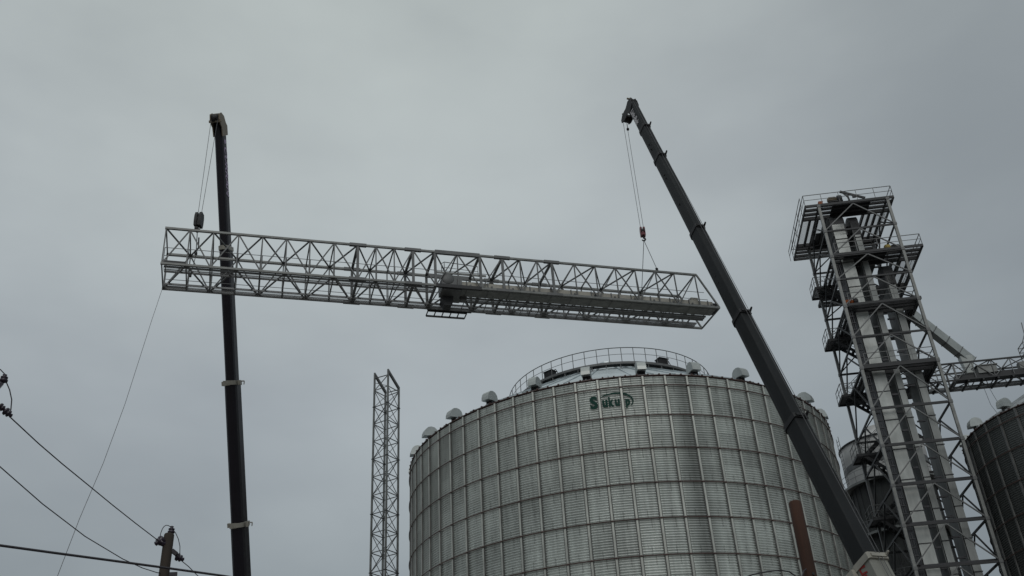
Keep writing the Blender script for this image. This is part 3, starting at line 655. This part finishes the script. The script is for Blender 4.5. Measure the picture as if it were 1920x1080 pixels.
# stairs: flights zigzag across the rear left of the tower
lz = 44.7; k = 0
while lz > 8:
    lo = lz-5.3
    for (sa, za, sb, zb_, tt) in ((-.25, lo, 2.9, lo+2.65, 6.5), (2.9, lo+2.65, -.25, lz, 5.5)):
        b = MB(); d = Vector((0, 0, 0))
        for o_ in (-.42, .42): b.bar(q_(sa, tt+o_, za), q_(sb, tt+o_, zb_), .06, .26)
        n = 10
        for j in range(n): c = q_(sa+(sb-sa)*(j+.5)/n, tt, za+(zb_-za)*(j+.5)/n); b.box(c, (.26, .84, .04), tu, tv)
        fl_ = b.build('stair_flight', M['beam'], tw)
        b = MB()
        for o_ in (-.42, .42):
            b.bar(q_(sa, tt+o_, za+1.), q_(sb, tt+o_, zb_+1.), .035)
            for j in range(4): c = q_(sa+(sb-sa)*j/3, tt+o_, za+(zb_-za)*j/3); b.bar(c, c+Vector((0, 0, 1)), .035)
        b.build('stair_rail', M['galv_dull'], fl_)
    b = MB(); s0, s1, t0, t1, zz = -.75, 1.2, 5.0, 7.0, lz
    for p_, r_ in (((s0, t0), (s1, t0)), ((s1, t0), (s1, t1)), ((s1, t1), (s0, t1)), ((s0, t1), (s0, t0))): b.bar(q_(*p_, zz), q_(*r_, zz), .08, .22)
    for j in range(9): tt = t0+(t1-t0)*(j+.5)/9; b.bar(q_(s0, tt, zz+.05), q_(s1, tt, zz+.05), .12, .05)
    ld = b.build('stair_landing', M['beam'], tw); railing(ld, [q_(s1, t0, zz+.1), q_(s0, t0, zz+.1), q_(s0, t1, zz+.1)], 1.0, post=.8)
    lz = lo
# bits of equipment on the tower
def gearmotor(pos, X, Y, label, m1, m2, k=1.):
    t = thing('gear_motor', pos, label, 'motor', 'drive motors on the elevator tower'); Z = Vector((0, 0, 1))
    b = MB().lathe(pos+Z*.3*k, [(.01, -.75*k), (.16*k, -.75*k), (.2*k, -.70*k), (.26*k, -.66*k), (.26*k, 0), (.18*k, .05*k), (.18*k, .12*k), (.01, .12*k)], 16, X)
    for j in range(12):
        a = 2*math.pi*j/12; e = Y*math.cos(a)+Z*math.sin(a); b.box(pos+Z*.3*k-X*.33*k+e*.27*k, (.6*k, .015, .05*k), X, X.cross(e), e)
    b.build('motor_body', m1, t, True)
    MB().lathe(pos+Z*.3*k+X*.12*k, [(.01, 0), (.34*k, 0), (.38*k, .05*k), (.38*k, .36*k), (.30*k, .44*k), (.01, .44*k)], 16, X).box(pos+Z*.02*k, (1.2*k, .5*k, .08*k), X, Y).build('gearbox', m2, t)
    return t
gearmotor(q_(1.65, .25, 50.42), tu, tv, 'tan drive motor on the top platform of the lattice tower', M['tan'], M['beam'], .95)
gearmotor(q_(5.3, .9, 45.15), -tu, tv, 'grey and yellow drive motor on the second platform down of the tower', M['beam'], M['yellow'], 1.0)
gearmotor(q_(.75, .35, 40.1), tu, tv, 'orange drive motor on the third platform of the tower beside its left leg', M['orange'], M['dark'], .8)
b = MB().bar(q_(2.95, .6, 50.2), q_(2.85, .6, 51.35), .14).bar(q_(2.3, .6, 51.75), q_(4.3, .6, 50.75), .13, .20).box(q_(3.4, .6, 51.05), (.3, .16, .20), tu, tv).bar(q_(2.88, .6, 51.0), q_(2.5, .6, 51.6), .08)
tag(b.build('hoist_beam', M['beam']), 'dark slanted hoist beam on a short post on the top platform of the tower', 'hoist beam')
b = MB(); b.box(q_(.35, .4, 50.45), (.34, .3, .42), tu, tv).box(q_(.35, .4, 50.69), (.40, .35, .05), tu, tv)
tag(b.build('control_box', M['orange']), 'small orange box at the left front of the top platform', 'control box')
# dark cable and bracket clutter beside the front left leg
b = MB(); z = 8.
while z < 42:
    b.box(q_(.42, .35, z), (.34, .10, .07), tu, tv); z += .62
b.bar(q_(.36, .38, -CZ), q_(.36, .38, 44), .05).bar(q_(.52, .38, -CZ), q_(.52, .38, 44), .05); b.build('access_ladder', M['casing_dark'], tw)

# ------------------------------------------------------------------ bucket elevators: pairs of casings in the tower
def elevator(s0, s1, t0, ztop, label, headm, cm='casing', sm='casing_dark', depth=.75, gap=.9):
    t = thing('bucket_elevator', q_((s0+s1)/2, t0+.8, -CZ), label, 'bucket elevator', 'bucket elevators inside the tower')
    wd = s1-s0
    for k in (0, 1):
        tt = t0+k*(depth+gap)+depth/2; c = MB().box(q_((s0+s1)/2, tt, (ztop-CZ)/2), (wd, depth, ztop+CZ), tu, tv).build('casing', M[cm], t)
        z = .6+s0*.07
        while z < ztop: MB().box(q_((s0+s1)/2, tt, z), (wd+.10, depth+.10, .05), tu, tv).build('flange', M['casing_dark'], c); z += 2.44
    b = MB(); z = 1.2
    while z < ztop-1: b.box(q_(s0+.05, t0+depth+gap/2, z), (.08, gap, .22), tu, tv).box(q_(s1-.05, t0+depth+gap/2, z), (.08, gap, .22), tu, tv); z += 1.22
    b.build('casing_spacer', M['casing_dark'], t)
    MB().box(q_(s0-.075, t0+depth+gap/2+.06, ztop/2-CZ/2), (.03, gap+depth*2, ztop+CZ), tu, tv).build('side_shade_plate', M[sm], t)  # plate added over the casings' left side; its colour stands in for shade
    # head: half-round hood over both casings, discharge throat, shaft
    td = depth*2+gap; n = 12; prof = [(-td/2, -1.2), (-td/2, .3)]+[(-math.cos(math.pi*j/n)*td/2, .3+math.sin(math.pi*j/n)*td/2*.8) for j in range(n+1)]+[(td/2, .3), (td/2, -1.2)]
    h = MB().prism(prof, q_(s0-.12, t0+td/2, ztop), tv, (0, 0, 1), tu*(wd+.24)).build('head_hood', headm, t)
    MB().prism([(0, 0), (1.0, -.5), (1.0, -1.5), (0, -1.2)], q_(s0, t0+td, ztop+.2), tv, (0, 0, 1), tu*wd).build('discharge_throat', headm, t)
    MB().tube([q_(s0-.5, t0+td/2, ztop+.3), q_(s1+.5, t0+td/2, ztop+.3)], .09, 10).build('head_shaft', M['dark'], h)
    return t
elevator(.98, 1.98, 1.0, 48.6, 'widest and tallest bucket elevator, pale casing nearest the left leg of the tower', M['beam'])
elevator(2.72, 3.20, 1.2, 48.6, 'narrow bucket elevator in the middle of the tower', M['beam'], 'casing_grey', 'side_shade_grey', .8, .35)
elevator(4.40, 4.97, 1.5, 43.4, 'bucket elevator nearest the right leg of the tower, ending at the second platform', M['beam'], 'casing_grey', 'side_shade_grey', .85, .4)
# small pale brackets between the casings
z = 3.
while z < 41:
    MB().box(q_(2.28, 1.1, z), (.42, .12, .16), tu, tv).build('casing_tie', M['casing_dark'], tw); MB().box(q_(3.75, 1.3, z+.7), (.62, .12, .12), tu, tv).build('casing_tie', M['casing_dark'], tw); z += 1.53
# ------------------------------------------------------------------ spout from the tower down to the second bridge
sa, sb = P3(33.25, 73.3, 40.35), P3(38.05, 74.85, 35.95)
sx = (sb-sa).normalized(); sy = Vector((-sx.y, sx.x, 0)).normalized(); sz = sx.cross(sy)
if sz.z < 0: sz = -sz
sp = thing('grain_spout', sb, 'grey square spout slanting from the tower down onto the right conveyor bridge', 'grain spout')
MB().box((sa+sb)/2, ((sb-sa).length, .62, .78), sx, sy, sz).build('spout_tube', M['galv_light'], sp)
b = MB(); L_ = (sb-sa).length
for k in range(6): b.box(sa+sx*(L_*k/5), (.05, .72, .88), sx, sy, sz)
b.build('flange', M['galv_dull'], sp)
cc = sb-sx*.75-Vector((0, 0, .35))
MB().loft([[cc+tu*x*k_+tv*y*k_+Vector((0, 0, z)) for x, y in ((-.5, -.35), (.5, -.35), (.5, .35), (-.5, .35))] for z, k_ in ((.25, 1.0), (-.45, .82), (-1.3, .62))]).build('chute', M['galv_light'], sp)

# ------------------------------------------------------------------ second conveyor bridge, running right from the tower
BO = q_(2.0, 3.0, 33.6)
b2_ = thing('conveyor_bridge', BO, 'conveyor bridge running right from the tower over the dark bin', 'conveyor bridge')
n2 = 19; st2 = [i*1.5 for i in range(n2+1)]
p2 = truss(b2_, BO, tu, tv, Vector((0, 0, 1)), 2.0, 1.5, st2[-1], 0, st2, (4, 12), .12, .06, M['beam'], M['galv_dull'])
grating('walkway_grating', b2_, p2, 0, st2[-1], .66, .97, -.05, 2.0, M['grate'], step=.1, bw=.06, stringer=.16)
MB().box(p2(st2[-1]/2+3.0, .22, 0)+Vector((0, 0, .25)), (st2[-1]-6, .60, .55), tu, tv).build('trough', M['beam'], b2_)
MB().box(p2(st2[-1]/2+5.6, .25, 0)+Vector((0, 0, .85)), (st2[-1]-11.2, .56, .62), tu, tv).build('cover', M['galv'], b2_)
MB().box(p2(8.6, .22, 0)+Vector((0, 0, .75)), (1.5, .8, .62), tu, tv).box(p2(8.6, .2, 0)+Vector((0, 0, 1.1)), (1.7, .9, .06), tu, tv).build('inlet_box', M['galv'], b2_)
b = MB()
for k in range(24): s = 1.+k*1.17; b.box(p2(s, .5, -.09), (.14, 2.1, .12), tu, tv)
b.build('floor_channel', M['beam'], b2_)
b = MB()
for h in (.55, 1.05): b.bar(p2(0, .98, 0)+Vector((0, 0, h)), p2(st2[-1], .98, 0)+Vector((0, 0, h)), .035).bar(p2(0, .02, 0)+Vector((0, 0, h)), p2(7.5, .02, 0)+Vector((0, 0, h)), .035)
b.build('hand_rail', M['galv_dull'], b2_)
b = MB(); o_ = p2(12.05, .1, 1.0)+Vector((0, 0, .05))                  # railed service stand on the bridge top
for x, y in ((0, 0), (1.3, 0), (1.3, 1.2), (0, 1.2)):
    c = o_+tu*x+tv*y; b.bar(c, c+Vector((0, 0, 1.3)), .05)
for h in (0., .45, .9, 1.3):
    for (x, y), (x2, y2) in zip(((0, 0), (1.3, 0), (1.3, 1.2), (0, 1.2)), ((1.3, 0), (1.3, 1.2), (0, 1.2), (0, 0))): b.bar(o_+tu*x+tv*y+Vector((0, 0, h)), o_+tu*x2+tv*y2+Vector((0, 0, h)), .05)
b.bar(o_+Vector((0, 0, 1.3)), o_+tu*.65+tv*.6+Vector((0, 0, 2.3)), .05).bar(o_+tu*1.3+Vector((0, 0, 1.3)), o_+tu*.65+tv*.6+Vector((0, 0, 2.3)), .05).bar(o_+tu*.65+tv*.6+Vector((0, 0, 2.3)), o_+tu*.75+tv*.6+Vector((0, 0, 3.4)), .06)
b.build('service_stand', M['galv_dull'], b2_)
for (s, ds, sag) in ((9.0, .9, 0), (8.6, .55, .4)):
    a = p2(s, 1.0, 0); e = a+tu*ds+tv*-.2-Vector((0, 0, 5.0)); pts = [a+(e-a)*(k/8)+tu*(sag*math.sin(math.pi*k/8)*-.5) for k in range(9)]
    if sag: pts = [a, a+Vector((.1, 0, -1.6)), a+Vector((.45, 0, -2.5)), a+Vector((.9, 0, -2.45))]
    tag(MB().tube(pts, .016, 5).build('hanging_rope', M['rope']), ('long thin rope hanging from the right conveyor bridge towards the dark bin' if not sag else 'short looped rope dangling under the right conveyor bridge'), 'rope')

# ------------------------------------------------------------------ round grain dryer behind the tower
da = R(20.95); dc = Vector((100*math.sin(da), 100*math.cos(da), 0)); dr = thing('grain_dryer', dc, 'round tower grain dryer with pale top and railed rings seen behind the lattice tower', 'grain dryer')
DR = 4.0; z0 = 36.0+CZ
MB().lathe(dc, [(DR, 31.9+CZ), (DR, z0-1.5), (DR+.02, z0-1.45), (DR+.02, z0), (DR-.15, z0+.1), (1.2, z0+1.7), (1.2, z0+2.1), (.01, z0+2.3)], 64).build('top_shell', M['dryer'], dr, True)
MB().lathe(dc, [(DR+.03, z0-2.6), (DR+.05, z0-2.55), (DR+.05, z0-2.0), (DR+.03, z0-1.95)], 64).build('shell_band', M['galv_dull'], dr)
MB().lathe(dc, [(DR-.08, 0), (DR-.08, 31.9+CZ)], 64).build('lower_shell', M['dryer_dark'], dr, True)
MB().lathe(dc, [(DR-.1, z0-.02), (DR+.12, z0-.02), (DR+.12, z0+.12), (DR-.1, z0+.12)], 64).build('top_rim', M['dark'], dr)
for zz in (31.8, 26.9, 22.0, 17.0):
    zz += CZ; b = MB().lathe(dc, [(DR-.1, zz), (DR+.72, zz), (DR+.72, zz-.22), (DR+.66, zz-.22), (DR+.66, zz-.06), (DR-.1, zz-.06)], 64)
    rg = b.build('ring_walkway', M['galv'], dr)
    b = MB(); n = 48
    for h in (.55, 1.08): b.tube([dc+Vector((math.cos(a)*(DR+.68), math.sin(a)*(DR+.68), zz+h)) for a in np.linspace(0, 2*math.pi, n+1)], .022, 5, False)
    for j in range(24): a = 2*math.pi*j/24; c = dc+Vector((math.cos(a)*(DR+.68), math.sin(a)*(DR+.68), zz)); b.bar(c, c+Vector((0, 0, 1.08)), .04)
    b.build('railing', M['galv_dull'], rg)
b = MB()
for a in np.linspace(0, 2*math.pi, 33)[:-1]: b.bar(dc+Vector((math.cos(a)*(DR-.04), math.sin(a)*(DR-.04), 0)), dc+Vector((math.cos(a)*(DR-.04), math.sin(a)*(DR-.04), 31.6+CZ)), .07)
b.build('shell_ribs', M['beam'], dr)
b = MB(); a = R(188)
for s_ in (-.35, .35): c = dc+Vector((math.cos(a)*(DR+.35), math.sin(a)*(DR+.35)+s_, z0-3.9)); b.bar(c, c+Vector((0, 0, 5.0)), .05)
for k in range(12): c = dc+Vector((math.cos(a)*(DR+.35), math.sin(a)*(DR+.35), z0-3.7+k*.4)); b.bar(c-Vector((0, .35, 0)), c+Vector((0, .35, 0)), .035)
b.build('ladder', M['galv_dull'], dr)

# ------------------------------------------------------------------ utility poles and lines
def pole(x, y, top, r, m, label, lean=(0, 0)):
    t = thing('utility_pole', (x, y, 0), label, 'utility pole'); n = 9
    pts = [Vector((x+lean[0]*k/n, y+lean[1]*k/n, top*k/n)) for k in range(n+1)]; rs = [r*1.25-(r*.25)*k/n for k in range(n+1)]
    pts += [pts[-1]+Vector((0, 0, r*.25)), pts[-1]+Vector((0, 0, r*.42))]; rs += [r*.85, r*.45]
    MB().tube(pts, rs, 14).build('pole_shaft', m, t, True); return t
def insulator(par, p, ax_, k=1., name='insulator'):
    return MB().lathe(p, [(.012, -.09*k), (.02, -.08*k), (.06*k, -.06*k), (.065*k, -.03*k), (.035*k, -.015*k), (.055*k, 0), (.055*k, .02*k), (.025*k, .035*k), (.035*k, .06*k), (.01, .075*k)], 14, ax_).build(name, M['porcelain'], par, True)
def pin_set(par, top, side_v, d1, d2, loop1, loop2):
    """pin insulator on the pole top, dead-end strings both sides and the jumper loops between them"""
    MB().bar(top+side_v*.05-Vector((0, 0, .25)), top+side_v*.08+Vector((0, 0, .14)), .05).build('insulator_pin', M['wire'], par)
    return insulator(par, top+side_v*.08+Vector((0, 0, .20)), (0, 0, 1), 1.3)
pA = az_pt(-20.45, 28, .3172); poA = pole(pA.x, pA.y, pA.z, .135, M['wood'], 'weathered utility pole with insulators left of the black crane boom')
rtv = Vector((math.cos(R(-20.45)), -math.sin(R(-20.45)), 0))            # screen right, horizontal
insp = az_pt(-20.36, 28, .3225); MB().bar(pA+rtv*.09-Vector((0, 0, .1)), insp, .045).build('insulator_pin', M['wire'], poA); insulator(poA, insp, (0, 0, 1), 1.5)
dA = az_pt(-20.93, 27.9, .3103); MB().tube([pA-Vector((0, 0, .28)), dA], [.09, .085], 10).build('dead_end_clamp', M['porcelain'], poA, True); insulator(poA, dA, (dA-pA), 1.9, 'dead_end_insulator')
dB = az_pt(-19.72, 28.1, .2950); b = MB().bar(pA+rtv*.12-Vector((0, 0, .42)), pA+rtv*.26-Vector((0, 0, .52)), .10).bar(pA+rtv*.22-Vector((0, 0, .5)), dB, .07); b.build('dead_end_clamp', M['wire'], poA); insulator(poA, dB, (.8, .1, -.4), 1.7, 'dead_end_insulator')
MB().bar(pA+rtv*.1-Vector((0, 0, 1.07)), pA+rtv*.34-Vector((0, 0, 1.05)), .09).build('bolt_bracket', M['wire'], poA)
def wire(name, label, pts, r, cat='power line', par=None, m='wire'):
    o = MB().tube(pts, r, 5).build(name, M[m], par)
    return tag(o, label, cat) if par is None else o
arc3 = lambda a, b_, c, n=10: [a*(1-t)**2+b_*2*t*(1-t)+c*t*t for t in [k/n for k in range(n+1)]]
wire('jumper_wire', None, arc3(dA+Vector((0, 0, .08)), dA+Vector((.02, 0, .62)), insp+Vector((0, 0, .05)))[:], .011, par=poA)
wire('jumper_wire', None, [az_pt(a, 28, t) for a, t in ((-20.33, .3235), (-20.12, .3195), (-19.93, .3135), (-19.80, .3065), (-19.76, .3000), (-19.80, .2955))], .011, par=poA)
pB = az_pt(-31.15, 20, .449); poB = pole(pB.x, pB.y, pB.z, .13, M['wood'], 'utility pole standing just past the left edge of the photo')
insq = az_pt(-30.46, 20, .4615); MB().bar(pB-Vector((0, 0, .35)), az_pt(-30.50, 20, .4560), .07).build('insulator_pin', M['porcelain'], poB); insulator(poB, insq, (0, 0, 1), 1.25)
d1 = az_pt(-30.20, 20, .4300); d2 = az_pt(-29.85, 20, .4255)
MB().tube([pB-Vector((0, 0, .28)), d1], [.04, .04], 8).build('dead_end_clamp', M['porcelain'], poB, True); insulator(poB, d1, (d2-d1), 1.15, 'dead_end_insulator'); insulator(poB, d2, (d2-d1), 1.3, 'dead_end_insulator')
wire('jumper_wire', None, [az_pt(a, 20, t) for a, t in ((-31.2, .474), (-30.75, .470), (-30.48, .4660))], .011, par=poB)
wire('jumper_wire', None, [az_pt(a, 20, t) for a, t in ((-30.35, .4590), (-30.05, .4500), (-29.83, .4400), (-29.76, .4300), (-29.76, .4270))], .012, par=poB)
w1 = [az_pt(a, D, t) for a, D, t in ((-29.68, 20.1, .4215), (-28.0, 21.0, .3985), (-26.6, 22.0, .3805), (-25.25, 23.1, .3638), (-23.6, 24.8, .3430), (-22.3, 26.2, .3270), (-20.97, 27.8, .3110))]
wire('power_line', 'upper thin wire from the left edge down to the utility pole top', w1, .013)
w2 = [az_pt(a, D, t) for a, D, t in ((-31.2, 20, .3935), (-29.64, 20.8, .3709), (-27.18, 22.3, .339), (-24.76, 24.3, .311), (-22.69, 26.2, .2918), (-21.6, 27.2, .2840), (-20.8, 27.8, .2801), (-20.5, 28, .2800))]
wire('power_line', 'sagging thin wire below it reaching the utility pole lower down', w2, .012)
w3 = [az_pt(a, D, t) for a, D, t in ((-33, 14.6, .3015), (-28.79, 15.2, .2966), (-26.2, 15.6, .2936), (-23.49, 16.0, .2900), (-20.4, 16.5, .2850), (-17.27, 17.2, .2789), (-12, 18.6, .264), (-6, 20.5, .243))]
wire('power_cable', 'thick dark cable crossing low at the left in front of the utility pole', w3, .020, 'power cable')
w4 = [az_pt(a, D, t) for a, D, t in ((-19.70, 28.1, .2935), (-19.2, 28.8, .2870), (-18.7, 29.6, .2790), (-17.6, 31.5, .262), (-14, 38, .215))]
wire('power_line', 'thin wire leaving the utility pole downwards to the right', w4, .012)
pC = az_pt(15.62, 20, .3190); poC = pole(pC.x, pC.y, pC.z, .125, M['brownwood'], 'bare brown wooden pole in front of the big bin beside the charcoal boom')
b = MB()
for dz, da_ in ((-1.45, .03), (-2.0, .05)): b.lathe(pC+Vector((da_, -.135, dz)), [(.001, .02), (.025, .02), (.03, 0)], 10, (0, -1, 0))
b.build('bolt_head', M['dark'], poC)
wire('loose_cable', 'loose black cable looping to the brown wooden pole', [az_pt(a, D, t) for a, D, t in ((11.8, 18.5, .2515), (12.6, 18.8, .2545), (13.4, 19.1, .2556), (14.1, 19.3, .2553), (14.55, 19.5, .2530), (14.85, 19.6, .2480), (15.1, 19.7, .2440), (15.35, 19.8, .2520), (15.5, 19.85, .2535))], .013, 'cable')

# ------------------------------------------------------------------ bare tree past the left edge, only its outer twigs reach in
tx = az_pt(-31.0, 34, 0); tr = thing('bare_tree', (tx.x, tx.y, 0), 'leafless tree whose outer twigs reach in at the lower left edge', 'tree')
MB().tube([Vector((tx.x, tx.y, z)) for z in (0, 2, 4.5, 7)], [.28, .22, .17, .10], 10).build('trunk', M['bark'], tr, True)
b = MB(); rnd = random.Random(5)
def twig(p, d, l, r, lev_):
    q = p+d*l; mid = p+d*l*.5+Vector((rnd.uniform(-.05, .05), rnd.uniform(-.05, .05), rnd.uniform(0, .1)))*l; b.tube([p, mid, q], [r, r*.8, r*.55], 4, False)
    if lev_:
        for _ in range(4): twig(p+(q-p)*rnd.uniform(.35, 1), (d+Vector((rnd.uniform(-.7, .7), rnd.uniform(-.7, .7), rnd.uniform(-.25, .7)))).normalized(), l*.62, r*.5, lev_-1)
for k in range(9): 
    a = k*2.4; z = 3.5+k*.42; twig(Vector((tx.x, tx.y, z)), Vector((math.cos(a), math.sin(a), .85)).normalized(), 1.9, .055, 3)
b.build('crown', M['bark'], tr)
